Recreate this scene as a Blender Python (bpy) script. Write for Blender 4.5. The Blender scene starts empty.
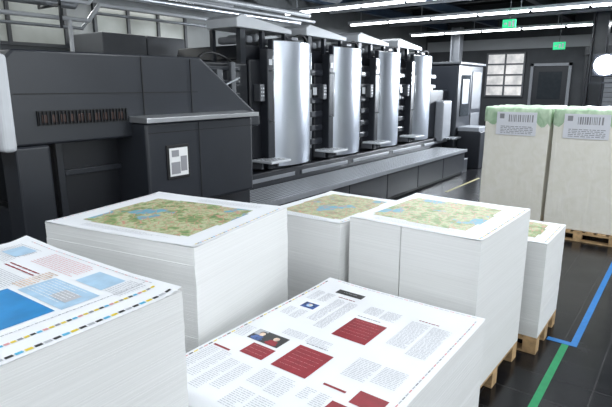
import bpy, bmesh, math, random
from mathutils import Vector, Matrix
random.seed(7)
S=bpy.context.scene
COL=S.collection
# ---------------- materials ----------------
def newmat(name):
    m=bpy.data.materials.new(name); m.use_nodes=True
    nt=m.node_tree; b=nt.nodes['Principled BSDF']; return m,nt,b
def mat(name,c,rough=.5,metal=0,noise=0,nscale=8,bump=0,bscale=60,spec=.5,coat=0,emit=0,ecol=None):
    m,nt,b=newmat(name)
    b.inputs['Roughness'].default_value=rough; b.inputs['Metallic'].default_value=metal
    b.inputs['Specular IOR Level'].default_value=spec
    b.inputs['Coat Weight'].default_value=coat
    tc=nt.nodes.new('ShaderNodeTexCoord')
    n=nt.nodes.new('ShaderNodeTexNoise'); n.inputs['Scale'].default_value=nscale; n.inputs['Detail'].default_value=4
    nt.links.new(tc.outputs['Object'],n.inputs['Vector'])
    r=nt.nodes.new('ShaderNodeValToRGB')
    a=[max(0,x*(1-noise)) for x in c]; d=[min(1,x*(1+noise)) for x in c]
    r.color_ramp.elements[0].position=.3; r.color_ramp.elements[1].position=.7
    r.color_ramp.elements[0].color=(*a,1); r.color_ramp.elements[1].color=(*d,1)
    nt.links.new(n.outputs['Fac'],r.inputs['Fac']); nt.links.new(r.outputs['Color'],b.inputs['Base Color'])
    if bump:
        n2=nt.nodes.new('ShaderNodeTexNoise'); n2.inputs['Scale'].default_value=bscale
        nt.links.new(tc.outputs['Object'],n2.inputs['Vector'])
        bp=nt.nodes.new('ShaderNodeBump'); bp.inputs['Strength'].default_value=bump; bp.inputs['Distance'].default_value=.01
        nt.links.new(n2.outputs['Fac'],bp.inputs['Height']); nt.links.new(bp.outputs['Normal'],b.inputs['Normal'])
    if emit:
        b.inputs['Emission Color'].default_value=(*(ecol or c),1); b.inputs['Emission Strength'].default_value=emit
    return m
M={}
M['char']=mat('charcoal_paint',(.022,.025,.032),.34,0,.08,3)
M['char2']=mat('charcoal_paint_dark',(.010,.0115,.016),.42,0,.1,3)
M['black']=mat('black_rubber',(.005,.005,.006),.6,0,.1)
M['lip']=mat('silver_trim',(.55,.56,.58),.3,.8,.03)
M['alu']=mat('brushed_aluminium',(.60,.64,.71),.30,.85,.04,2)
M['lgrey']=mat('light_grey_enamel',(.58,.60,.63),.4,0,.03)
M['mgrey']=mat('mid_grey_enamel',(.20,.21,.23),.4,0,.05)
M['dgrey']=mat('dull_grey_enamel',(.08,.085,.095),.5,0,.05)
M['wood']=mat('pallet_wood',(.50,.33,.17),.75,0,.35,14,.3,40)
M['glass']=mat('dark_glass',(.03,.035,.04),.08,0,.1,spec=.8)
M['copper']=mat('copper_rollers',(.06,.035,.03),.4,.5,.2,20)
M['blue_ln']=mat('blue_floor_paint',(.02,.18,.50),.45,0,.1,20)
M['green_ln']=mat('green_floor_paint',(.01,.27,.10),.45,0,.1,20)
M['yel_ln']=mat('yellow_floor_paint',(.35,.31,.14),.45,0,.1,20)
M['beam']=mat('blue_steel_beam',(.05,.085,.14),.5,0,.15,5)
M['dbeam']=mat('dark_steel_beam',(.02,.023,.028),.55,0,.15,5)
M['pipe']=mat('galvanised_pipe',(.45,.47,.5),.35,.7,.1)
M['tube']=mat('fluorescent_tube',(1,1,1),.5,emit=8,ecol=(.93,.97,1))
M['exit']=mat('exit_sign_green',(.02,.5,.2),.4,emit=.8,ecol=(.02,.75,.3))
M['white']=mat('white_enamel',(.8,.8,.8),.45,0,.02)
M['flood']=mat('flood_lens',(1,1,1),.3,emit=130,ecol=(.85,.92,1))
M['pane']=mat('fill_window_glow',(.25,.27,.3),.3,noise=.3,nscale=1.5,emit=.9,ecol=(.75,.82,.85))  # glow for the added off-camera windows only
M['panedim']=mat('window_dim',(.12,.13,.13),.2,noise=.5,nscale=1.2,emit=.16,ecol=(.80,.85,.78))
M['brickpane']=mat('window_outside_view',(.35,.32,.3),.3,noise=.9,nscale=2.5,emit=.6,ecol=(.80,.82,.84))
M['p_red']=mat('ink_dark_red',(.27,.009,.020),.4,0,.15,30)
M['p_blue']=mat('ink_blue',(.03,.24,.54),.35,0,.12,12)
M['p_sky']=mat('ink_pale_blue',(.42,.60,.76),.4,0,.1,20)
M['p_dark']=mat('ink_photo_dark',(.09,.07,.07),.35,0,.98,32)
M['p_navy']=mat('ink_navy',(.05,.10,.28),.35,0,.8,50)
M['p_txt']=mat('ink_text_grey',(.28,.28,.30),.5)
M['p_pale']=mat('ink_pale_grey',(.48,.49,.52),.5)
M['p_k']=mat('ink_black',(.03,.03,.03),.4)
M['p_y']=mat('ink_yellow',(.80,.62,.04),.4)
M['p_pink']=mat('ink_pink',(.70,.32,.32),.4)
M['p_cyan']=mat('ink_cyan',(.08,.45,.7),.4)
M['p_tan']=mat('ink_tan',(.70,.52,.40),.4,0,.4,30)
M['white_paper']=mat('paper_white',(.83,.845,.87),.5,0,.012,5)
M['label']=mat('label_paper',(.78,.79,.84),.5,0,.02)

def paper_side():
    m,nt,b=newmat('paper_stack_edges')
    tc=nt.nodes.new('ShaderNodeTexCoord'); mp=nt.nodes.new('ShaderNodeMapping'); mp.inputs['Scale'].default_value=(.8,.8,260)
    n=nt.nodes.new('ShaderNodeTexNoise'); n.inputs['Scale'].default_value=1; n.inputs['Detail'].default_value=2
    nt.links.new(tc.outputs['Object'],mp.inputs['Vector']); nt.links.new(mp.outputs['Vector'],n.inputs['Vector'])
    r=nt.nodes.new('ShaderNodeValToRGB'); r.color_ramp.elements[0].position=.3; r.color_ramp.elements[1].position=.7
    r.color_ramp.elements[0].color=(.79,.795,.79,1); r.color_ramp.elements[1].color=(.86,.865,.86,1)
    nt.links.new(n.outputs['Fac'],r.inputs['Fac'])
    n2=nt.nodes.new('ShaderNodeTexNoise'); n2.inputs['Scale'].default_value=2.0
    mp2=nt.nodes.new('ShaderNodeMapping'); mp2.inputs['Scale'].default_value=(.5,.5,4)
    nt.links.new(tc.outputs['Object'],mp2.inputs['Vector']); nt.links.new(mp2.outputs['Vector'],n2.inputs['Vector'])
    mx=nt.nodes.new('ShaderNodeMix'); mx.data_type='RGBA'; mx.blend_type='MULTIPLY'; mx.inputs[0].default_value=.16
    r2=nt.nodes.new('ShaderNodeValToRGB'); r2.color_ramp.elements[0].position=.3; r2.color_ramp.elements[1].position=.7
    r2.color_ramp.elements[0].color=(.75,.74,.70,1); r2.color_ramp.elements[1].color=(1,1,1,1)
    nt.links.new(n2.outputs['Fac'],r2.inputs['Fac'])
    nt.links.new(r.outputs['Color'],mx.inputs[6]); nt.links.new(r2.outputs['Color'],mx.inputs[7]); nt.links.new(mx.outputs[2],b.inputs['Base Color'])
    b.inputs['Roughness'].default_value=.75
    return m
M['pside']=paper_side()
def mapmat(name,off,green=(.28,.40,.16)):
    m,nt,b=newmat(name)
    L=nt.links.new; N=nt.nodes.new
    tc=N('ShaderNodeTexCoord'); mp=N('ShaderNodeMapping'); mp.inputs['Location'].default_value=off
    L(tc.outputs['Object'],mp.inputs['Vector'])
    n=N('ShaderNodeTexNoise'); n.inputs['Scale'].default_value=11; n.inputs['Detail'].default_value=9; n.inputs['Roughness'].default_value=.65; L(mp.outputs['Vector'],n.inputs['Vector'])
    r=N('ShaderNodeValToRGB'); cr=r.color_ramp
    cr.elements[0].position=.30; cr.elements[0].color=(.13,.26,.10,1)
    cr.elements[1].position=.72; cr.elements[1].color=(.54,.36,.24,1)
    for p,c in ((.44,tuple(.82*k for k in green)),(.49,(.38,.48,.24)),(.54,(.58,.56,.37)),(.60,(.28,.40,.18)),(.66,(.56,.42,.30))):
        e=cr.elements.new(p); e.color=(*c,1)
    L(n.outputs['Fac'],r.inputs['Fac'])
    n2=N('ShaderNodeTexNoise'); n2.inputs['Scale'].default_value=3.6; n2.inputs['Detail'].default_value=3; L(mp.outputs['Vector'],n2.inputs['Vector'])
    r2=N('ShaderNodeValToRGB'); r2.color_ramp.elements[0].position=.575; r2.color_ramp.elements[1].position=.59
    r2.color_ramp.elements[0].color=(0,0,0,1); r2.color_ramp.elements[1].color=(1,1,1,1); L(n2.outputs['Fac'],r2.inputs['Fac'])
    mx=N('ShaderNodeMix'); mx.data_type='RGBA'; L(r2.outputs['Color'],mx.inputs[0]); L(r.outputs['Color'],mx.inputs[6]); mx.inputs[7].default_value=(.15,.40,.52,1)
    v=N('ShaderNodeTexVoronoi'); v.feature='DISTANCE_TO_EDGE'; v.inputs['Scale'].default_value=17; L(mp.outputs['Vector'],v.inputs['Vector'])
    r3=N('ShaderNodeValToRGB'); r3.color_ramp.elements[0].position=.02; r3.color_ramp.elements[1].position=.05
    r3.color_ramp.elements[0].color=(1,1,1,1); r3.color_ramp.elements[1].color=(0,0,0,1); L(v.outputs['Distance'],r3.inputs['Fac'])
    mx2=N('ShaderNodeMix'); mx2.data_type='RGBA'; L(r3.outputs['Color'],mx2.inputs[0]); L(mx.outputs[2],mx2.inputs[6]); mx2.inputs[7].default_value=(.58,.30,.22,1)
    L(mx2.outputs[2],b.inputs['Base Color']); b.inputs['Roughness'].default_value=.45
    return m
M['mapA']=mapmat('map_print_a',(3.1,1.2,0)); M['mapB']=mapmat('map_print_b',(7.7,2.0,0),(.46,.40,.28)); M['mapC']=mapmat('map_print_c',(.35,4.1,0))

def floormat():
    m,nt,b=newmat('dark_industrial_floor'); L=nt.links.new; N=nt.nodes.new
    tc=N('ShaderNodeTexCoord')
    br=N('ShaderNodeTexBrick'); br.offset=0; br.inputs['Scale'].default_value=1
    br.inputs['Brick Width'].default_value=.3; br.inputs['Row Height'].default_value=.3; br.inputs['Mortar Size'].default_value=.004
    br.inputs['Color1'].default_value=(.007,.0075,.009,1); br.inputs['Color2'].default_value=(.013,.013,.015,1); br.inputs['Mortar'].default_value=(.032,.032,.034,1)
    L(tc.outputs['Object'],br.inputs['Vector'])
    n=N('ShaderNodeTexNoise'); n.inputs['Scale'].default_value=3; n.inputs['Detail'].default_value=6; L(tc.outputs['Object'],n.inputs['Vector'])
    r=N('ShaderNodeValToRGB'); r.color_ramp.elements[0].color=(.5,.5,.5,1); r.color_ramp.elements[1].color=(1.4,1.4,1.4,1)
    L(n.outputs['Fac'],r.inputs['Fac'])
    mx=N('ShaderNodeMix'); mx.data_type='RGBA'; mx.blend_type='MULTIPLY'; mx.inputs[0].default_value=1
    L(br.outputs['Color'],mx.inputs[6]); L(r.outputs['Color'],mx.inputs[7]); L(mx.outputs[2],b.inputs['Base Color'])
    mr=N('ShaderNodeMapRange'); mr.inputs['To Min'].default_value=.12; mr.inputs['To Max'].default_value=.34
    L(n.outputs['Fac'],mr.inputs['Value']); L(mr.outputs['Result'],b.inputs['Roughness']); b.inputs['Specular IOR Level'].default_value=.35
    bp=N('ShaderNodeBump'); bp.inputs['Strength'].default_value=.25; bp.inputs['Distance'].default_value=.004; bp.invert=True
    L(br.outputs['Fac'],bp.inputs['Height']); L(bp.outputs['Normal'],b.inputs['Normal'])
    return m
M['floor']=floormat()
def treadmat():
    m,nt,b=newmat('diamond_tread_plate'); L=nt.links.new; N=nt.nodes.new
    tc=N('ShaderNodeTexCoord'); mp=N('ShaderNodeMapping'); mp.inputs['Rotation'].default_value=(0,0,math.radians(45)); mp.inputs['Scale'].default_value=(20,20,20)
    L(tc.outputs['Object'],mp.inputs['Vector'])
    ck=N('ShaderNodeTexChecker'); ck.inputs['Scale'].default_value=1; L(mp.outputs['Vector'],ck.inputs['Vector'])
    ck.inputs['Color1'].default_value=(.50,.52,.55,1); ck.inputs['Color2'].default_value=(.09,.095,.105,1)
    L(ck.outputs['Color'],b.inputs['Base Color']); b.inputs['Roughness'].default_value=.42; b.inputs['Metallic'].default_value=.3
    bp=N('ShaderNodeBump'); bp.inputs['Strength'].default_value=.3; bp.inputs['Distance'].default_value=.004
    L(ck.outputs['Fac'],bp.inputs['Height']); L(bp.outputs['Normal'],b.inputs['Normal'])
    return m
M['tread']=treadmat()
def wrapmat(name,c0,c1,rough):
    m,nt,b=newmat(name); L=nt.links.new; N=nt.nodes.new
    tc=N('ShaderNodeTexCoord')
    n=N('ShaderNodeTexNoise'); n.inputs['Scale'].default_value=6; n.inputs['Detail'].default_value=6; n.inputs['Distortion'].default_value=1.5; L(tc.outputs['Object'],n.inputs['Vector'])
    r=N('ShaderNodeValToRGB'); cr=r.color_ramp
    cr.elements[0].position=.35; cr.elements[0].color=(*c0,1); cr.elements[1].position=.65; cr.elements[1].color=(*c1,1)
    L(n.outputs['Fac'],r.inputs['Fac'])
    L(r.outputs['Color'],b.inputs['Base Color']); b.inputs['Roughness'].default_value=rough; b.inputs['Coat Weight'].default_value=.25; b.inputs['Coat Roughness'].default_value=.2
    mp=N('ShaderNodeMapping'); mp.inputs['Scale'].default_value=(9,9,1.5); L(tc.outputs['Object'],mp.inputs['Vector'])
    n2=N('ShaderNodeTexNoise'); n2.inputs['Scale'].default_value=1; n2.inputs['Detail'].default_value=5; n2.inputs['Distortion'].default_value=1.5; L(mp.outputs['Vector'],n2.inputs['Vector'])
    bp=N('ShaderNodeBump'); bp.inputs['Strength'].default_value=.5; bp.inputs['Distance'].default_value=.02; L(n2.outputs['Fac'],bp.inputs['Height']); L(bp.outputs['Normal'],b.inputs['Normal'])
    return m
M['wrap']=wrapmat('wrapped_cream_paper',(.86,.83,.73),(.91,.88,.80),.5)
M['film']=wrapmat('green_cover_film',(.33,.50,.31),(.58,.72,.53),.4)

# ---------------- geometry helpers ----------------
def empty(name,loc=(0,0,0),rot=0):
    e=bpy.data.objects.new(name,None); e.location=loc; e.rotation_euler=(0,0,math.radians(rot)); e.empty_display_size=.2; COL.objects.link(e); return e
def mesh(name,verts,faces,mats,parent=None,fm=None,smooth=None):
    me=bpy.data.meshes.new(name); me.from_pydata(verts,[],faces)
    for m in (mats if isinstance(mats,(list,tuple)) else [mats]): me.materials.append(m)
    if fm:
        for p,i in zip(me.polygons,fm): p.material_index=i
    if smooth:
        for p in me.polygons: p.use_smooth=True
    me.update()
    o=bpy.data.objects.new(name,me); COL.objects.link(o)
    if parent: o.parent=parent
    return o
BF=[(0,3,2,1),(4,5,6,7),(0,1,5,4),(1,2,6,5),(2,3,7,6),(3,0,4,7)]
def bverts(x0,x1,y0,y1,z0,z1):
    return [(x0,y0,z0),(x1,y0,z0),(x1,y1,z0),(x0,y1,z0),(x0,y0,z1),(x1,y0,z1),(x1,y1,z1),(x0,y1,z1)]
def box(name,b,m,parent=None,bevel=0):
    o=mesh(name,bverts(*b),BF,m,parent)
    if bevel:
        md=o.modifiers.new('bevel','BEVEL'); md.width=bevel; md.segments=3; md.limit_method='ANGLE'
    return o
def boxes(name,lst,m,parent=None,bevel=0):
    V=[];F=[]
    for b in lst:
        k=len(V); V+=bverts(*b); F+=[tuple(i+k for i in f) for f in BF]
    o=mesh(name,V,F,m,parent)
    if bevel:
        md=o.modifiers.new('bevel','BEVEL'); md.width=bevel; md.segments=2; md.limit_method='ANGLE'
    return o
def prism(name,prof,axis,a0,a1,m,parent=None,bevel=0):
    n=len(prof)
    def P(p,a):
        return {'y':(p[0],a,p[1]),'x':(a,p[0],p[1]),'z':(p[0],p[1],a)}[axis]
    V=[P(p,a0) for p in prof]+[P(p,a1) for p in prof]
    F=[tuple(range(n)),tuple(range(2*n-1,n-1,-1))]+[(i,i+n,(i+1)%n+n,(i+1)%n) for i in range(n)]
    o=mesh(name,V,F,m,parent)
    bm=bmesh.new(); bm.from_mesh(o.data); bmesh.ops.recalc_face_normals(bm,faces=bm.faces); bm.to_mesh(o.data); bm.free()
    if bevel:
        md=o.modifiers.new('bevel','BEVEL'); md.width=bevel; md.segments=3; md.limit_method='ANGLE'
    return o
def tube(name,pts,r,m,parent=None,smooth=False):
    cu=bpy.data.curves.new(name,'CURVE'); cu.dimensions='3D'; cu.bevel_depth=r; cu.bevel_resolution=3; cu.use_fill_caps=True
    if smooth:
        sp=cu.splines.new('NURBS'); sp.points.add(len(pts)-1); sp.use_endpoint_u=True; sp.order_u=3; sp.resolution_u=8
    else:
        sp=cu.splines.new('POLY'); sp.points.add(len(pts)-1)
    for i,p in enumerate(pts): sp.points[i].co=(*p,1)
    cu.materials.append(m)
    o=bpy.data.objects.new(name,cu); COL.objects.link(o)
    if parent: o.parent=parent
    return o

# ---------------- room ----------------
XB,XF,YL,YR,ZC=21,-4,9.5,-4.5,4.9
box('floor',(XF,XB,YR,YL,-.1,0),M['floor'])
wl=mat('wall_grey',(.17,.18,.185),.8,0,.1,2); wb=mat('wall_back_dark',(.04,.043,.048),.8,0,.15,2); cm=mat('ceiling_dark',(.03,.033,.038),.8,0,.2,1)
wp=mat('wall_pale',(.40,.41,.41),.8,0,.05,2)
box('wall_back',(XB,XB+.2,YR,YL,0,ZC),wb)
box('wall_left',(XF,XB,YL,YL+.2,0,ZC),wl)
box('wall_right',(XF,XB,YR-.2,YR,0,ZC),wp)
box('wall_front',(XF-.2,XF,YR,YL,0,ZC),wp)
box('ceiling',(XF,XB,YR,YL,ZC,ZC+.15),cm)
box('trim_1',(XB-.06,XB-.005,YR+.1,YL-.1,3.35,3.75),mat('header_band',(.24,.25,.26),.7))
def window(name,axis,at,a0,a1,z0,z1,nx,nz,pm,fmm):
    e=empty(name)
    def bb(a,b,c,d,t0,t1):
        return (at-t1,at-t0,a,b,c,d) if axis=='x' else (a,b,at-t1,at-t0,c,d)
    box('pane',bb(a0,a1,z0,z1,.01,.03),pm,e)
    L=[]
    for i in range(nx+1):
        a=a0+(a1-a0)*i/nx; L.append(bb(a-.03,a+.03,z0-.03,z1+.03,.01,.08))
    for i in range(nz+1):
        z=z0+(z1-z0)*i/nz; L.append(bb(a0-.03,a1+.03,z-.03,z+.03,.012,.075))
    boxes('frame',L,fmm,e)
window('window_1','x',XB,5.45,6.85,1.6,3.2,2,4,M['brickpane'],M['dgrey'])
window('window_2','y',YL,2.2,5.2,2.7,3.7,3,1,M['panedim'],M['dbeam'])
window('window_3','y',YL,-1.5,1.8,2.7,3.7,3,1,M['panedim'],M['dbeam'])
window('window_4','y',YL,5.8,8.0,2.8,3.5,3,1,M['panedim'],M['dbeam'])
e=empty('door_1')
box('leaf',(XB-.06,XB-.01,3.9,5.1,0,2.7),M['char2'],e,.01); boxes('frame',[(XB-.1,XB-.01,3.8,3.9,0,2.8),(XB-.1,XB-.01,5.1,5.2,0,2.8),(XB-.1,XB-.01,3.8,5.2,2.7,2.8)],M['mgrey'],e)
box('glazing',(XB-.075,XB-.06,4.1,4.9,1.5,2.5),M['glass'],e)
e=empty('roller_door')
boxes('slats',[(XB-.07,XB-.01,.8,3.3,i*.16+.005,i*.16+.15) for i in range(19)],M['mgrey'],e,.01)
boxes('side_rails',[(XB-.12,XB-.01,.7,.8,0,3.2),(XB-.12,XB-.01,3.3,3.4,0,3.2),(XB-.3,XB-.01,.7,3.4,3.05,3.33)],M['char2'],e)
def ibeam_y(name,x,y0,y1,z,m,h=.3,w=.2):
    return boxes(name,[(x-w/2,x+w/2,y0,y1,z,z+.02),(x-w/2,x+w/2,y0,y1,z+h-.02,z+h),(x-.012,x+.012,y0,y1,z+.02,z+h-.02)],m)
def ibeam_x(name,y,x0,x1,z,m,h=.3,w=.2):
    return boxes(name,[(x0,x1,y-w/2,y+w/2,z,z+.02),(x0,x1,y-w/2,y+w/2,z+h-.02,z+h),(x0,x1,y-.012,y+.012,z+.02,z+h-.02)],m)
for x in (3.0,6.2,9.4,12.7,16.2,19.6): ibeam_y('ceiling_beam',x,YR,YL,4.46,M['beam'] if x<13 else M['dbeam'],.40,.24)
JY=(-3.2,-1.2,1.2,3.9,6.6,8.6)
for y in JY: ibeam_x('ceiling_joist',y,XF,XB,4.18,M['dbeam'] if y<6 else M['beam'],.26,.16)
e=empty('steel_column')
boxes('h_section',[(17.6,18.0,2.35,2.40,0,4.1),(17.6,18.0,2.72,2.77,0,4.1),(17.78,17.82,2.40,2.72,0,4.1)],M['char'],e); box('base_plate',(17.5,18.1,2.3,2.82,0,.03),M['char2'],e)
e=empty('steel_column')
boxes('h_section',[(19.2,19.55,7.35,7.39,0,4.1),(19.2,19.55,7.66,7.70,0,4.1),(19.36,19.39,7.39,7.66,0,4.1)],M['mgrey'],e); box('base_plate',(19.1,19.65,7.3,7.75,0,.03),M['char2'],e)
def strip(x,y0,y1,z,power,n=3,a=True):
    e=empty('fluorescent_light')
    box('housing',(x-.12,x+.12,y0,y1,z+.05,z+.12),M['lgrey'],e,.01)
    Ls=[]; seg=(y1-y0)/n
    for i in range(n):
        Ls.append((x-.045,x+.045,y0+seg*i+.04,y0+seg*(i+1)-.04,z,z+.05))
    boxes('tubes',Ls,M['tube'],e,.012)
    W=[]
    for yy in JY:
        if y0<yy<y1: W.append((x-.008,x+.008,yy-.008,yy+.008,z+.12,4.175))
    boxes('suspension',W,M['pipe'],e)
    if a:
        l=bpy.data.lights.new('strip_lamp','AREA'); l.shape='RECTANGLE'; l.size=.3; l.size_y=y1-y0; l.energy=power; l.color=(.90,.955,1)
        o=bpy.data.objects.new('strip_lamp',l); o.location=(x,(y0+y1)/2,z-.03); COL.objects.link(o); o.parent=e
strip(18.5,1.0,9.0,3.8,210,6); strip(14.2,1.0,9.0,3.8,200,6); strip(11.0,3.2,9.0,3.8,180,5)
strip(7.4,-3.6,3.6,3.85,175,5); strip(3.9,-3.6,3.5,3.85,115,5); strip(.4,-3.6,6.7,3.85,100,7)
def strip_x(x0,x1,y,z,pw):
    e=empty('fluorescent_light'); box('housing',(x0,x1,y-.11,y+.11,z+.05,z+.12),M['lgrey'],e,.01); box('tubes',(x0+.1,x1-.1,y-.05,y+.05,z,z+.05),M['tube'],e)
    boxes('suspension',[(x0+.5,x0+.516,y-.008,y+.008,z+.12,4.175),(x1-.5,x1-.484,y-.008,y+.008,z+.12,4.175)],M['pipe'],e)
    l=bpy.data.lights.new('strip_lamp','AREA'); l.shape='RECTANGLE'; l.size=x1-x0; l.size_y=.2; l.energy=pw; l.color=(.95,.97,.93)
    o=bpy.data.objects.new('strip_lamp',l); o.location=((x0+x1)/2,y,z-.03); COL.objects.link(o); o.parent=e
strip_x(1.0,3.4,8.6,3.62,60); strip_x(4.4,8.6,8.6,3.62,60)
e=empty('pipe_rack')
for i,(y,z,r) in enumerate(((7.6,3.35,.05),(7.8,3.42,.035),(7.45,3.2,.03),(7.9,3.2,.06),(7.5,2.95,.035),(7.7,2.85,.025))):
    tube(f'pipe_{i+1}',[(-3,y,z),(4.5,y,z),(4.7,y,z+.25),(10.2,y,z+.25)],r,M['pipe'] if i%2 else M['lgrey'],e)
tube('pipe_drop_1',[(3.3,7.8,3.42),(3.3,7.8,2.3),(3.3,8.3,2.2)],.035,M['pipe'],e)
tube('pipe_drop_2',[(2.2,7.6,3.35),(2.2,7.6,2.85),(2.9,7.6,2.75),(2.9,7.6,2.3)],.04,M['lgrey'],e,True)
tube('pipe_drop_3',[(4.2,7.5,2.95),(4.2,7.5,2.0)],.03,M['lgrey'],e)
boxes('hangers',[(x,x+.03,7.38,8.0,3.1,3.13) for x in (0,2,4)]+[(x,x+.03,7.38,7.41,2.8,4.4) for x in (0,2,4)]+[(x,x+.03,7.97,8.0,3.1,4.4) for x in (0,2,4)],M['dbeam'],e)
e=empty('cable_tray')
boxes('rails',[(-3,10.7,5.3,5.33,3.98,4.06),(-3,10.7,5.67,5.7,3.98,4.06)]+[(-3+i*.4,-2.97+i*.4,5.33,5.67,3.98,4.0) for i in range(34)],M['mgrey'],e)
boxes('hangers',[(x,x+.02,5.3,5.32,4.06,4.9) for x in (0,4,8)],M['mgrey'],e)
e=empty('ventilation_duct'); tube('pipe_body',[(-3,7.0,4.0),(-2.4,7.0,4.0),(10.5,7.0,4.0)],.15,M['mgrey'],e)
boxes('joint_bands',[(x,x+.04,6.84,7.16,3.84,4.16) for x in (-2,0,2,4,6,8)],M['pipe'],e,.03)
e=empty('sprinkler_pipe'); tube('pipe',[(12.2,-4,4.1),(12.2,9,4.1)],.035,M['pipe'],e); tube('pipe_2',[(8.8,-4,4.05),(8.8,9,4.05)],.03,M['lgrey'],e)
tube('pipe_3',[(13.1,-4,4.1),(13.1,9,4.1)],.05,M['lgrey'],e); tube('pipe_4',[(16.8,-4,4.05),(16.8,9,4.05)],.06,M['mgrey'],e)
boxes('sprinkler_heads',[(12.18,12.22,y,y+.04,3.98,4.09) for y in (-3,-.5,2,4.5,7)]+[(8.78,8.82,y,y+.04,3.93,4.04) for y in (-3,-.5,2,4.5,7)],M['pipe'],e)
# monorail / crane rail above press
ibeam_x('crane_rail',4.75,3.2,10.6,3.72,M['beam'],.22,.14)
e=empty('crane_rail_hangers'); boxes('rods',[(x,x+.03,4.735,4.765,3.94,4.46) for x in (3.4,6.19,9.39)],M['dbeam'],e)
def exitsign(x,y,z,w=.42,h=.11):
    e=empty('exit_sign')
    box('panel',(x,x+.05,y-w/2,y+w/2,z-h,z+h),M['exit'],e,.008)
    boxes('pictogram',[(x-.006,x,y-.05,y+.01,z-.07,z+.05),(x-.006,x,y+.05,y+.12,z-.02,z+.02),(x-.006,x,y-.13,y-.08,z-.08,z+.07)],M['white'],e)
    box('hanger',(x+.02,x+.03,y-.01,y+.01,z+h,4.4),M['dgrey'],e)
exitsign(17.6,3.62,3.18,.34); exitsign(13.7,4.02,3.5,.32,.10)
# floodlight
e=empty('floodlight')
box('housing',(16.0,16.16,1.78,2.42,2.22,2.84),M['char2'],e,.03)
prism('lens',[(2.10+.27*math.cos(i*math.pi/12),2.53+.25*math.sin(i*math.pi/12)) for i in range(24)],'x',15.97,15.998,M['flood'],e)
boxes('bracket',[(16.05,16.09,1.74,1.765,2.09,2.6),(16.05,16.09,2.435,2.46,2.09,2.6),(16.05,16.09,1.74,2.46,2.05,2.09)],M['char'],e)
tube('stand_pole',[(16.07,2.1,0.05),(16.07,2.1,2.06)],.02,M['char'],e)
tube('tripod_legs',[(15.7,2.1,0.02),(16.07,2.1,.7),(16.3,2.43,0.02)],.014,M['char'],e); tube('tripod_leg_3',[(16.07,2.1,.7),(16.3,1.79,0.02)],.014,M['char'],e)
l=bpy.data.lights.new('flood_lamp','SPOT'); l.energy=2600; l.spot_size=math.radians(130); l.spot_blend=.6; l.color=(.85,.92,1); l.shadow_soft_size=.2
o=bpy.data.objects.new('flood_lamp',l); o.location=(15.85,2.1,2.55); o.rotation_euler=(Vector((-1,.15,-.12))).to_track_quat('-Z','Y').to_euler(); COL.objects.link(o); o.parent=e
window('fill_window_right','y',YR+.12,-2.5,6.5,1.2,3.4,6,2,M['pane'],M['lgrey'])  # unseen glowing window, added on the right wall to go with the fill
for nm,loc,d,sx,sy,en in (('fill_right',(2,YR+.25,2.4),(0,1,-.12),9,2.2,150),('fill_front',(XF+.1,2,2.6),(1,.05,-.1),7,2.2,120)):  # soft area fills added out of view to brighten the pile faces
    l=bpy.data.lights.new(nm,'AREA'); l.shape='RECTANGLE'; l.size=sx; l.size_y=sy; l.energy=en; l.color=(.93,.97,1)
    o=bpy.data.objects.new(nm,l); o.location=loc; o.rotation_euler=Vector(d).to_track_quat('-Z','Y').to_euler(); COL.objects.link(o)
box('fill_panel_front',(XF+.01,XF+.05,-1.5,5.5,1.5,3.7),M['pane'])  # unseen glowing panel added behind the camera beside the front fill
boxes('floor_marking_blue',[(4.24,15.5,.50,.55,.001,.003),(4.18,4.24,.50,.72,.001,.003)],M['blue_ln'])
box('floor_marking_green',(2.75,4.175,.555,.605,.001,.003),M['green_ln'])
box('floor_marking_yellow',(9.3,11.2,3.62,3.67,.001,.003),M['yel_ln'])
box('floor_marking_blue_bay',(9.5,15.5,2.72,2.78,.001,.003),M['blue_ln'])

# ---------------- printing press ----------------
PR=empty('offset_printing_press')
prism('delivery_hood',[(1.72,1.55),(1.72,2.20),(1.78,2.26),(3.56,2.27),(4.42,1.66),(4.42,1.55)],'y',4.0,6.0,M['char'],PR,.02)
box('delivery_seams',(1.75,3.5,3.994,4.0,1.935,1.942),M['black'],PR)
boxes('delivery_panel_gaps',[(2.86,2.868,3.993,4.001,1.56,2.25),(3.42,3.428,3.993,4.001,1.56,2.25)],M['black'],PR)
box('delivery_vent_slot',(1.90,2.68,3.985,4.0,1.70,1.81),M['black'],PR)
boxes('delivery_rollers',[(1.93+i*.073,1.975+i*.073,3.978,3.985,1.72,1.78) for i in range(10)],M['copper'],PR,.008)
boxes('delivery_vent_fins',[(1.91+i*.03,1.915+i*.03,3.97,3.985,1.705,1.805) for i in range(26)],M['char2'],PR)
box('delivery_end_cheek',(1.62,1.72,3.95,6.02,1.52,2.22),M['lgrey'],PR,.03)
box('delivery_post',(1.70,1.96,3.96,4.22,0,1.55),M['char'],PR,.02)
box('delivery_post_rear',(1.66,1.92,5.7,5.98,0,1.5),M['char'],PR,.02)
box('delivery_lower_body',(2.12,4.5,4.25,5.9,0,1.58),M['char2'],PR,.02)
boxes('delivery_lower_frame',[(2.12,2.18,4.2,4.25,.2,1.56),(2.18,2.72,4.2,4.25,1.25,1.30),(2.18,2.72,4.2,4.25,.85,.90)],M['char'],PR,.006)
box('delivery_inner_table',(1.98,2.12,4.35,5.7,0,.9),M['char'],PR,.02)
box('console_body',(2.72,4.08,3.8,4.3,.88,1.68),M['char'],PR,.03)
prism('console_lip',[(3.74,1.68),(3.74,1.725),(4.0,1.735),(4.0,1.68)],'x',2.70,4.12,M['lip'],PR,.006)
boxes('console_gaps',[(3.32,3.327,3.795,3.801,.90,1.66),(2.75,4.05,3.795,3.801,1.585,1.592)],M['black'],PR)
box('console_window_frame',(2.92,3.18,3.785,3.80,1.15,1.47),M['black'],PR,.01)
box('console_window_print',(2.945,3.155,3.779,3.785,1.18,1.44),M['white'],PR)
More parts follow.
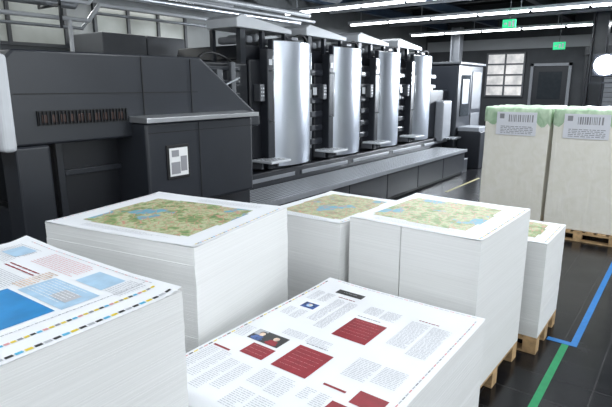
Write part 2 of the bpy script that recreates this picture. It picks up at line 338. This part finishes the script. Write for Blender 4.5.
boxes('console_window_picture',[(2.96,3.06,3.776,3.779,1.20,1.31),(3.07,3.14,3.776,3.779,1.22,1.36),(2.97,3.05,3.776,3.779,1.36,1.42)],M['p_txt'],PR)
box('console_foot',(2.9,4.0,4.05,4.4,0,.88),M['char2'],PR)
box('base_frame',(4.4,12.0,4.87,6.9,0,.78),M['char2'],PR,.02)
boxes('base_strip',[(4.8+i*1.53,6.15+i*1.53,4.855,4.87,.64,.70) for i in range(5)],M['mgrey'],PR,.008)
box('coater_block',(4.3,5.3,5.0,6.6,.78,2.30),M['char2'],PR,.03)
boxes('coater_ribs',[(4.45,5.1,4.96,5.0,1.0+i*.17,1.05+i*.17) for i in range(8)],M['char'],PR,.01)
boxes('coater_bracket',[(4.62,4.72,4.89,4.98,.95,2.2),(4.9,4.98,4.92,4.98,1.2,2.3)],M['dgrey'],PR,.01)
tube('coater_pipe',[(4.5,4.93,1.1),(4.5,4.93,1.9),(5.05,4.93,2.1)],.016,M['pipe'],PR)
tube('coater_hose',[(4.35,5.1,1.9),(4.3,5.0,2.35),(4.8,5.05,2.45),(5.2,5.1,2.25)],.016,M['black'],PR,True)
box('walkway_tread',(4.12,11.6,4.13,4.84,.55,.57),M['tread'],PR,.003)
box('walkway_tread_inner',(3.7,4.12,4.41,4.84,.55,.57),M['tread'],PR,.003)
box('walkway_edge',(4.12,11.62,4.10,4.13,.51,.575),M['mgrey'],PR,.004)
W=[(4.14+i*1.245,4.14+i*1.245+1.23,4.15,4.8,.06,.50) for i in range(6)]
boxes('walkway_front_panels',W,M['char2'],PR,.01)
box('walkway_plinth',(4.1,11.55,4.2,4.8,0,.06),M['black'],PR)
box('walkway_end_step',(11.62,11.95,4.2,4.85,0,.30),M['char'],PR,.01)
box('walkway_end_step_tread',(11.62,11.95,4.2,4.85,.30,.315),M['tread'],PR)
def cover(name,x0,x1,yb,bulge,z0,z1,m):
    n=14; V=[];F=[];sm=[]
    pts=[]
    for i in range(n+1):
        t=i/n; pts.append((x0+(x1-x0)*t, yb-bulge*math.sin(math.pi*t)**.75))
    for z in (z0,z1): V+=[(p[0],p[1],z) for p in pts]
    for i in range(n): F.append((i,i+1,n+2+i,n+1+i)); sm.append(True)
    k=len(V)
    for z in (z0,z1): V+=[(p[0],p[1],z) for p in pts]
    F.append(tuple(k+i for i in range(n,-1,-1))); sm.append(False)
    F.append(tuple(k+n+1+i for i in range(n+1))); sm.append(False)
    F.append((k,k+n+1,k+2*n+1,k+n)); sm.append(False)
    o=mesh(name,V,F,m,PR)
    for p,s in zip(o.data.polygons,sm): p.use_smooth=s
    return o
for i in range(4):
    x=5.77+i*1.53; n=i+1
    box(f'unit_{n}_housing',(x-.42,x+1.08,5.02,6.7,.78,2.36),M['char2'],PR,.03)
    cover(f'unit_{n}_silver_cover',x,x+.86,4.93,.13,.82,2.62,M['alu'])
    box(f'unit_{n}_cover_backing',(x-.03,x+.89,4.932,5.02,.78,2.64),M['char'],PR,.01)
    box(f'unit_{n}_side_pillar',(x-.20,x-.06,4.88,5.03,.80,2.50),M['char'],PR,.015)
    boxes(f'unit_{n}_gap_rollers',[(x+.95,x+1.28,4.97,5.02,1.05+j*.22,1.15+j*.22) for j in range(6)],M['char'],PR,.02)
    box(f'unit_{n}_control_box',(x-.34,x-.24,4.90,5.02,1.78,2.02),M['dgrey'],PR,.01)
    boxes(f'unit_{n}_buttons',[(x-.32+j*.04,x-.30+j*.04,4.893,4.90,1.95-k*.05,1.97-k*.05) for j in range(2) for k in range(3)],M['lgrey'],PR)
    box(f'unit_{n}_step_plate',(x-.46,x-.03,4.60,4.98,.93,.965),M['lgrey'],PR,.008)
    boxes(f'unit_{n}_step_holes',[(x-.42+j*.07,x-.38+j*.07,4.66+k*.08,4.70+k*.08,.964,.967) for j in range(5) for k in range(4)],M['char'],PR)
    boxes(f'unit_{n}_step_brackets',[(x-.44,x-.41,4.80,5.02,.84,.93),(x-.10,x-.07,4.80,5.02,.84,.93)],M['dgrey'],PR)
    boxes(f'unit_{n}_number_plate',[(x-.17,x-.10,4.874,4.88,2.28,2.36),(x+1.0,x+1.10,4.962,4.97,1.85,1.97)],M['lgrey'],PR)
    tube(f'unit_{n}_grab_rail',[(x-.14,4.88,2.2),(x-.14,4.82,2.2),(x-.14,4.82,1.5),(x-.14,4.88,1.5)],.011,M['lip'],PR)
    prism(f'unit_{n}_ink_duct',[(x-.42,2.36),(x-.34,2.56),(x+.60,2.56),(x+.70,2.36)],'y',5.15,6.6,M['char2'],PR,.02)
    boxes(f'unit_{n}_top_posts',[(x-.54,x-.44,5.06,5.14,2.2,2.76),(x+.40,x+.46,5.06,5.12,2.5,2.745),(x-.10,x-.04,5.06,5.12,2.5,2.76),(x-.54,x-.48,5.6,5.66,2.3,2.76)],M['char'],PR)
    boxes(f'unit_{n}_top_cylinders',[(x-.36,x-.24,5.1,5.7,2.58,2.68),(x-.18,x-.12,5.1,5.7,2.6,2.72),(x+.06,x+.18,5.1,5.7,2.57,2.66)],M['mgrey'],PR,.03)
    prism(f'unit_{n}_top_slab',[(x-.66,2.76),(x-.66,2.88),(x-.56,2.93),(x+.50,2.81),(x+.50,2.745)],'y',5.0,5.6,M['lgrey'],PR,.012)
    box(f'unit_{n}_top_step',(x+.5,x+.66,5.0,5.6,2.66,2.71),M['mgrey'],PR,.01)
    tube(f'unit_{n}_hose',[(x+.55,5.06,2.68),(x+.75,5.0,2.8),(x+.95,5.02,2.6),(x+.93,5.0,2.2),(x+1.0,5.0,1.9)],.018,M['black'],PR,True)
    tube(f'unit_{n}_air_pipe',[(x+.97,4.99,2.5),(x+.97,4.99,1.0)],.012,M['pipe'],PR)
box('feeder_link',(11.3,12.35,4.95,6.5,.78,1.9),M['char'],PR,.03)
box('feeder_link_panel',(11.62,12.15,4.74,4.95,.7,1.65),M['mgrey'],PR,.04)
boxes('feeder_guard_steps',[(11.75,12.25,4.5,4.9,.45+j*.3,.48+j*.3) for j in range(2)],M['tread'],PR)
box('feeder_tower',(12.35,14.1,4.7,6.8,0,2.5),M['char'],PR,.04)
box('feeder_tower_opening',(12.55,13.15,4.685,4.70,1.25,2.25),M['glass'],PR)
box('feeder_tower_inner',(12.62,13.05,4.678,4.685,1.55,2.15),M['mgrey'],PR)
boxes('feeder_door_frame',[(13.3,13.95,4.68,4.70,.3,1.3),(13.3,13.95,4.68,4.70,1.4,2.35)],M['dgrey'],PR,.01)
box('feeder_top_cap',(12.3,14.15,4.65,6.85,2.5,2.56),M['dgrey'],PR,.02)
box('feeder_pile_table',(12.45,13.9,4.1,4.68,.0,.9),M['char2'],PR,.02)
box('feeder_sheet_board',(12.45,13.2,4.15,4.68,.9,1.0),M['mgrey'],PR,.01)

e=empty('electrical_cabinet')
boxes('body',[(2.6,3.4,8.3,9.3,0,2.3),(3.42,4.2,8.3,9.3,0,2.3)],M['dgrey'],e,.02)
e=empty('electrical_cabinet')
boxes('body',[(5.2,6.1,8.3,9.3,0,2.9),(6.12,7.0,8.3,9.3,0,2.9)],M['dgrey'],e,.02)
e=empty('storage_shelf')
boxes('frame',[(-.6,-.55,7.6,7.65,0,2.4),(1.2,1.25,7.6,7.65,0,2.4),(-.6,-.55,8.2,8.25,0,2.4),(1.2,1.25,8.2,8.25,0,2.4)]+[(-.6,1.25,7.6,8.25,z,z+.03) for z in (.3,.95,1.6,2.3)],M['mgrey'],e)
boxes('cartons',[(-.5,0,7.65,8.1,.33,.75),(.1,.8,7.65,8.1,.98,1.4),(-.45,.3,7.65,8.1,1.63,2.0),(.4,1.0,7.65,8.1,1.63,1.95)],mat('carton',(.4,.33,.24),.8),e,.01)

# ---------------- paper piles ----------------
def pallet(parent,w,d,name='pallet',over=.0,z=0):
    L=[]
    hx,hy=w/2+over,d/2+over
    nb=7
    for i in range(nb):
        y=-hy+(2*hy-.1)*i/(nb-1); L.append((-hx,hx,y,y+.1,z+.118,z+.138))
    for x in (-hx,-.05,hx-.1):
        L.append((x,x+.1,-hy,hy,z+.098,z+.117)); L.append((x,x+.1,-hy,hy,z,z+.018))
        for y in (-hy,-.05,hy-.1): L.append((x,x+.1,y,y+.1,z+.0185,z+.0975))
    return boxes(name,L,M['wood'],parent,.003)
class Pile:
    def __init__(s,cx,cy,w,d,rot,ztop,curl=.004,seam=None,name='paper_pile',seed=1,skew=.0):
        s.rng=random.Random(seed); s.w,s.d,s.z,s.curl=w,d,ztop,curl
        s.e=empty(name,(cx,cy,0),rot)
        pallet(s.e,w,d)
        z0=.139; n=int((ztop-z0)/.009); V=[];F=[]
        parts=[(-w/2,w/2,-d/2,d/2)] if seam is None else [(-w/2,w/2,-d/2,seam-.003),(-w/2,w/2,seam+.003,d/2)]
        for (a,b,c,dd) in parts:
            ox=oy=0
            for i in range(n):
                za=z0+(ztop-z0)*i/n; zb=z0+(ztop-z0)*(i+1)/n-.0001
                if i==n-1: zb=ztop-.001
                ox+=s.rng.uniform(-.0006,.0006); oy+=s.rng.uniform(-.0006,.0006); ox*=.93; oy*=.93
                if s.rng.random()<.03: ox+=s.rng.choice((-.0015,.0015))
                k=len(V); V+=bverts(a+ox,b+ox,c+oy*(.3 if seam else 1),dd+oy*(.3 if seam else 1),za,zb); F+=[tuple(j+k for j in f) for f in BF]
        mesh('sheet_stack',V,F,M['pside'],s.e)
        g=28; V=[];F=[]
        for j in range(g+1):
            for i in range(g+1):
                x=-w/2+w*i/g; y=-d/2+d*j/g; V.append((x,y,s.h(x,y)))
        for j in range(g):
            for i in range(g):
                k=j*(g+1)+i; F.append((k,k+1,k+g+2,k+g+1))
        mesh('top_sheet',V,F,M['white_paper'],s.e,smooth=True)
        s.V=[];s.F=[];s.fm=[];s.ms=[]
    def h(s,x,y):
        u=abs(x)/(s.w/2); v=abs(y)/(s.d/2)
        return s.z+.0012+s.curl*(max(0,u-.8)/.2*max(0,v-.5)*2+.3*(u**4))
    def q(s,x0,x1,y0,y1,m,lift=.0012,n=1):
        if m not in s.ms: s.ms.append(m)
        mi=s.ms.index(m)
        for a in range(n):
            for b in range(n):
                xa=x0+(x1-x0)*a/n; xb=x0+(x1-x0)*(a+1)/n; ya=y0+(y1-y0)*b/n; yb=y0+(y1-y0)*(b+1)/n
                k=len(s.V); s.V+=[(x,y,s.h(x,y)+lift) for x,y in ((xa,ya),(xb,ya),(xb,yb),(xa,yb))]
                s.F.append((k,k+1,k+2,k+3)); s.fm.append(mi)
    def disc(s,x,y,rx,ry,m,lift):
        if m not in s.ms: s.ms.append(m)
        k=len(s.V); N=14
        s.V+=[(x+rx*math.cos(2*math.pi*i/N),y+ry*math.sin(2*math.pi*i/N),s.h(x,y)+lift) for i in range(N)]
        s.F.append(tuple(range(k,k+N))); s.fm.append(s.ms.index(m))
    def text(s,x0,x1,y0,y1,m='p_txt',pitch=.008,th=.0028,wl=(.008,.03),lift=.0012):
        x=x1
        while x-th>x0:
            y=y1
            end=y0+(s.rng.random()*.3*(y1-y0) if s.rng.random()<.2 else 0)
            while y>end:
                L=s.rng.uniform(*wl); s.q(x-th,x,max(end,y-L),y,m,lift); y-=L+.004
            x-=pitch
    def bar(s,fixed,a0,a1,along='x',w=.008,step=.016,cols=('p_y','p_k','p_cyan','p_pink','p_y','p_txt')):
        a=a0;i=0
        while a<a1-step:
            c=cols[i%len(cols)]
            if along=='x': s.q(a,a+step*.8,fixed-w/2,fixed+w/2,c)
            else: s.q(fixed-w/2,fixed+w/2,a,a+step*.8,c)
            a+=step;i+=1
    def done(s):
        mesh('printed_ink',s.V,s.F,[M[k] for k in s.ms],s.e,s.fm)
def mapsheet(p,x0,x1,y0,y1,m,seed):
    n=40
    for a in range(n):
        for b in range(n):
            u=(a+.5)/n*2-1; v=(b+.5)/n*2-1
            lim=.93+.07*math.sin(5*math.atan2(v,u)+seed)
            if max(abs(u),abs(v))**8+ .22*(abs(u*v))>lim: continue
            p.q(x0+(x1-x0)*a/n,x0+(x1-x0)*(a+1)/n,y0+(y1-y0)*b/n,y0+(y1-y0)*(b+1)/n,m)
A=Pile(1.875,2.41,.92,1.05,10.5,1.25,.004,seed=2)
mapsheet(A,-.34,.31,-.40,.40,'mapA',1)
A.text(.34,.40,-.38,.1,'p_pale',.012,.003); A.text(-.42,-.37,-.3,.3,'p_pale',.012,.003)
A.bar(-.50,-.42,.42,'x',.007,.018); A.bar(.505,-.42,.42,'x',.007,.018,('p_txt','p_pink','p_pale'))
A.done()
B=Pile(3.18,2.12,.86,.66,0,1.10,.004,seed=3)
mapsheet(B,-.35,.36,-.28,.26,'mapB',2); B.text(-.41,-.37,-.2,.2,'p_pale',.012,.003); B.bar(-.31,-.4,.4,'x',.007,.018); B.done()
C=Pile(3.275,1.295,.965,.885,-1.5,1.146,.004,seam=.06,seed=4)
mapsheet(C,-.35,.35,-.31,.37,'mapC',3); C.text(.37,.43,-.3,.3,'p_pale',.012,.003); C.text(-.43,-.37,-.25,.3,'p_pale',.012,.003)
C.bar(-.42,-.46,.46,'x',.009,.02); C.bar(-.46,-.3,.4,'y',.005,.02,('p_pale','p_pink','p_pale'))
C.done()
E=Pile(4.19,1.10,.66,.74,0,.88,.003,seed=5)
mapsheet(E,-.22,.26,-.27,.27,'mapA',4); E.bar(-.345,-.3,.3,'x',.008,.02); E.done()
G=Pile(.68,1.85,.72,1.06,1.5,1.31,.012,seed=6)
G.q(-.26,.02,-.33,-.02,'p_blue',n=2)
G.q(.035,.17,-.34,-.06,'p_sky',n=2); G.q(.07,.13,-.30,-.20,'p_pale',lift=.0020); G.q(.20,.30,-.30,-.14,'p_sky')
G.text(.05,.16,-.28,-.08,'white_paper',.014,.003,lift=.0022)
G.text(.20,.31,-.40,-.31,'p_pale',.010,.003); G.text(.20,.31,-.10,.2,'p_pink',.012,.003); G.text(.12,.16,.03,.25,'p_red',.02,.007,(.02,.05))
G.text(-.2,.10,.0,.24,'p_pale',.010,.003); G.text(-.28,.30,.28,.46,'p_pale',.010,.003); G.q(.20,.29,.3,.42,'p_sky'); G.q(-.05,.03,.3,.42,'p_navy')
G.text(.05,.19,-.05,.02,'p_tan',.012,.006); G.text(-.30,-.28,-.3,.2,'p_txt',.012,.004)
G.bar(-.43,-.34,.34,'x',.012,.018); G.bar(-.505,-.34,.34,'x',.013,.026,('p_k','p_cyan','p_y','p_k','p_pale')); G.bar(.335,-.4,.45,'y',.004,.02,('p_pale','p_pink','p_pale'))
G.bar(-.37,-.34,.34,'x',.004,.012,('p_pale','p_txt')); 
G.done()
K=1.352
X0,X1,Y0,Y1=1.105,1.86*K,.539*K,1.263*K
cx,cy=(X0+X1)/2,(Y0+Y1)/2
D=Pile(cx,cy,X1-X0,Y1-Y0,0,.81,.006,seed=8)
def dq(x0,x1,y0,y1,m,n=1,lift=.0012): D.q(x0*K-cx,x1*K-cx,y0*K-cy,y1*K-cy,m,n=n,lift=lift)
def dd(x,y,rx,ry,m,lift=.0022): D.disc(x*K-cx,y*K-cy,rx*K,ry*K,m,lift)
def dt1(x0,x1,y0,y1,m='p_pale',pitch=.009,th=.0026,lift=.0012): D.text(x0*K-cx,x1*K-cx,y0*K-cy,y1*K-cy,m,pitch=pitch*K,th=th*K,wl=(.008,.028),lift=lift)
def dt(x0,x1,y0,y1,m='p_pale',**k):
    if y1-y0>.085 and (x1-x0)>.05:
        h=(y0+y1)/2; g=.006
        a=(x1-x0)*D.rng.uniform(0,.25); b=(x1-x0)*D.rng.uniform(0,.25)
        dt1(x0+a,x1,h+g,y1,m,**k); dt1(x0+b,x1,y0,h-g,m,**k)
    else: dt1(x0,x1,y0,y1,m,**k)
dq(1.41,1.575,.81,.95,'p_red'); dq(1.12,1.28,.85,.99,'p_red'); dq(1.12,1.195,1.03,1.13,'p_red'); dq(1.21,1.285,1.04,1.18,'p_dark')
# group portrait photo: two people side by side (head, hair, shoulders)
dq(1.212,1.283,1.042,1.178,'p_k',lift=.0016); dq(1.245,1.283,1.135,1.178,'p_pale',lift=.0018)
for yy,top in ((1.145,'p_navy'),(1.078,'p_red')):
    dd(1.222,yy,.012,.026,top); dd(1.236,yy,.010,.020,top,.0023); dd(1.262,yy,.014,.015,'p_k',.0024); dd(1.256,yy,.013,.012,'p_tan',.0027)
dq(1.735,1.775,1.02,1.15,'p_k'); dt1(1.750,1.758,1.05,1.12,'p_pale',pitch=.02,lift=.002); dq(1.535,1.585,1.125,1.19,'p_navy'); dd(1.56,1.158,.014,.014,'p_sky'); dd(1.565,1.158,.008,.008,'p_tan',.0026)
dq(1.10,1.17,.585,.68,'p_red'); dq(1.13,1.140,.71,.79,'p_red')
dq(.95,1.08,.60,.72,'p_red'); dq(1.10,1.110,1.16,1.235,'p_red'); dq(.93,.97,.74,.80,'p_red')
for (a,b,c,d_) in ((1.43,1.56,.825,.935),(1.14,1.26,.865,.975),(1.13,1.185,1.04,1.12)): dt1(a,b,c,d_,'p_pink',pitch=.022,th=.0012,lift=.002)
dt(1.42,1.68,1.00,1.10); dt(1.62,1.70,.81,.95); dt(1.42,1.51,1.13,1.22); dt(1.61,1.71,1.13,1.22)
dt(1.42,1.68,.60,.76); dt(.98,1.09,.85,.99); dt(.88,1.07,1.02,1.12,'p_pale'); dt(.88,1.09,1.135,1.235,'p_pale'); dt(1.2,1.33,.60,.78)
dt(1.02,1.09,.73,.82,'p_pale'); dt(1.2,1.28,1.195,1.24); dt(.86,.97,.84,.98,'p_pale'); dt(1.30,1.35,.90,1.10)
dt1(1.59,1.60,.85,.95,'p_txt',pitch=.02,th=.005); dt1(1.295,1.305,.89,.98,'p_txt',pitch=.02,th=.005); dt1(1.695,1.705,1.03,1.11,'p_red',pitch=.02,th=.005); dt1(1.695,1.705,.66,.74,'p_red',pitch=.02,th=.005)
hd=(Y1-Y0)/2; hw=(X1-X0)/2
D.bar(-hd+.03,-hw+.04,hw-.04,'x',.006,.03,('p_txt','p_pale','p_pink','p_pale')); D.bar(hd-.02,-hw+.04,hw-.04,'x',.008,.03,('p_y','p_pale','p_pink','p_k'))
D.bar(hw-.02,-hd+.04,hd-.04,'y',.005,.03,('p_pale','p_pink','p_pale'))
D.done()

def wrapped(cx,cy,w,d,ztop,ly,seed):
    r=random.Random(seed)
    e=empty('wrapped_paper_pallet',(cx,cy,0))
    pallet(e,w,d,over=.03)
    bm=bmesh.new(); bmesh.ops.create_cube(bm,size=1)
    bmesh.ops.subdivide_edges(bm,edges=bm.edges[:],cuts=11,use_grid_fill=True)
    for v in bm.verts:
        x,y,z=v.co
        zz=.14+(z+.5)*(ztop-.15)
        f=.005*math.sin(13*x+seed)+.005*math.sin(17*y+9*z+seed)
        v.co=(x*(w+f),y*(d+f),zz)
    me=bpy.data.meshes.new('wrapped_stack'); bm.to_mesh(me); bm.free(); me.materials.append(M['wrap'])
    o=bpy.data.objects.new('wrapped_stack',me); COL.objects.link(o); o.parent=e
    md=o.modifiers.new('bevel','BEVEL'); md.width=.012; md.segments=2; md.limit_method='ANGLE'; md.angle_limit=math.radians(50)
    # green film cap: top sheet plus folded skirt with ragged hem
    N=24; hx,hy=w/2+.008,d/2+.008; per=[]
    for i in range(N): per.append((-hx+2*hx*i/N,-hy))
    for i in range(N): per.append((hx,-hy+2*hy*i/N))
    for i in range(N): per.append((hx-2*hx*i/N,hy))
    for i in range(N): per.append((-hx,hy-2*hy*i/N))
    P=len(per); V=[];F=[]
    for k,(px,py) in enumerate(per): V.append((px*.985,py*.985,ztop+.012+.006*math.sin(k*.9+seed)))
    for k,(px,py) in enumerate(per): V.append((px,py,ztop-.012+.004*math.sin(k*1.3)))
    for k,(px,py) in enumerate(per):
        f=1+.004*math.sin(k*2.1+seed)
        V.append((px*f+(.003 if px>0 else -.003),py*f,ztop-.07))
    hem=[.09+.05*math.sin(k*.35+seed)+.035*math.sin(k*1.07+2*seed)+r.uniform(-.012,.012) for k in range(P)]
    for k,(px,py) in enumerate(per):
        V.append((px*1.002,py*1.002,ztop-.075-max(.01,hem[k])))
    c=len(V); V.append((0,0,ztop+.018))
    for k in range(P):
        n=(k+1)%P
        F.append((c,k,n))
        for lv in range(3): F.append((lv*P+k,(lv+1)*P+k,(lv+1)*P+n,lv*P+n))
    mesh('green_film_cap',V,F,M['film'],e,smooth=True)
    box('label',(-w/2-.022,-w/2-.018,ly-.26,ly+.26,ztop-.36,ztop-.05),M['label'],e)
    T=[]; xa,xb=-w/2-.0245,-w/2-.0225
    for k in range(5):
        z=ztop-.24-k*.022; y=ly+.2
        while y>ly-.2:
            L=r.uniform(.02,.07); T.append((xa,xb,max(y-L,ly-.22),y,z-.009,z)); y-=L+.012
    T.append((xa,xb,ly+.16,ly+.22,ztop-.14,ztop-.075))
    y=ly+.10
    while y>ly-.2:
        L=r.uniform(.006,.02); T.append((xa,xb,y-L,y,ztop-.18,ztop-.085)); y-=L+r.uniform(.008,.02)
    boxes('label_print',T,M['p_txt'],e)
wrapped(7.82,1.935,1.0,.84,1.70,0,1)
wrapped(7.80,1.03,1.0,.86,1.70,.05,2)

# ---------------- camera ----------------
cam=bpy.data.cameras.new('camera'); cam.lens=30; cam.sensor_width=36; cam.clip_start=.05
co=bpy.data.objects.new('camera',cam); COL.objects.link(co); co.location=(0,0,2.0)
a=math.radians(37.04); p=math.radians(13.03)
co.rotation_euler=Vector((math.cos(a)*math.cos(p),math.sin(a)*math.cos(p),-math.sin(p))).to_track_quat('-Z','Y').to_euler()
S.camera=co
w=bpy.data.worlds.new('world'); S.world=w; w.use_nodes=True; w.node_tree.nodes['Background'].inputs[0].default_value=(.6,.7,.8,1); w.node_tree.nodes['Background'].inputs[1].default_value=.3
S.view_settings.view_transform='Standard'
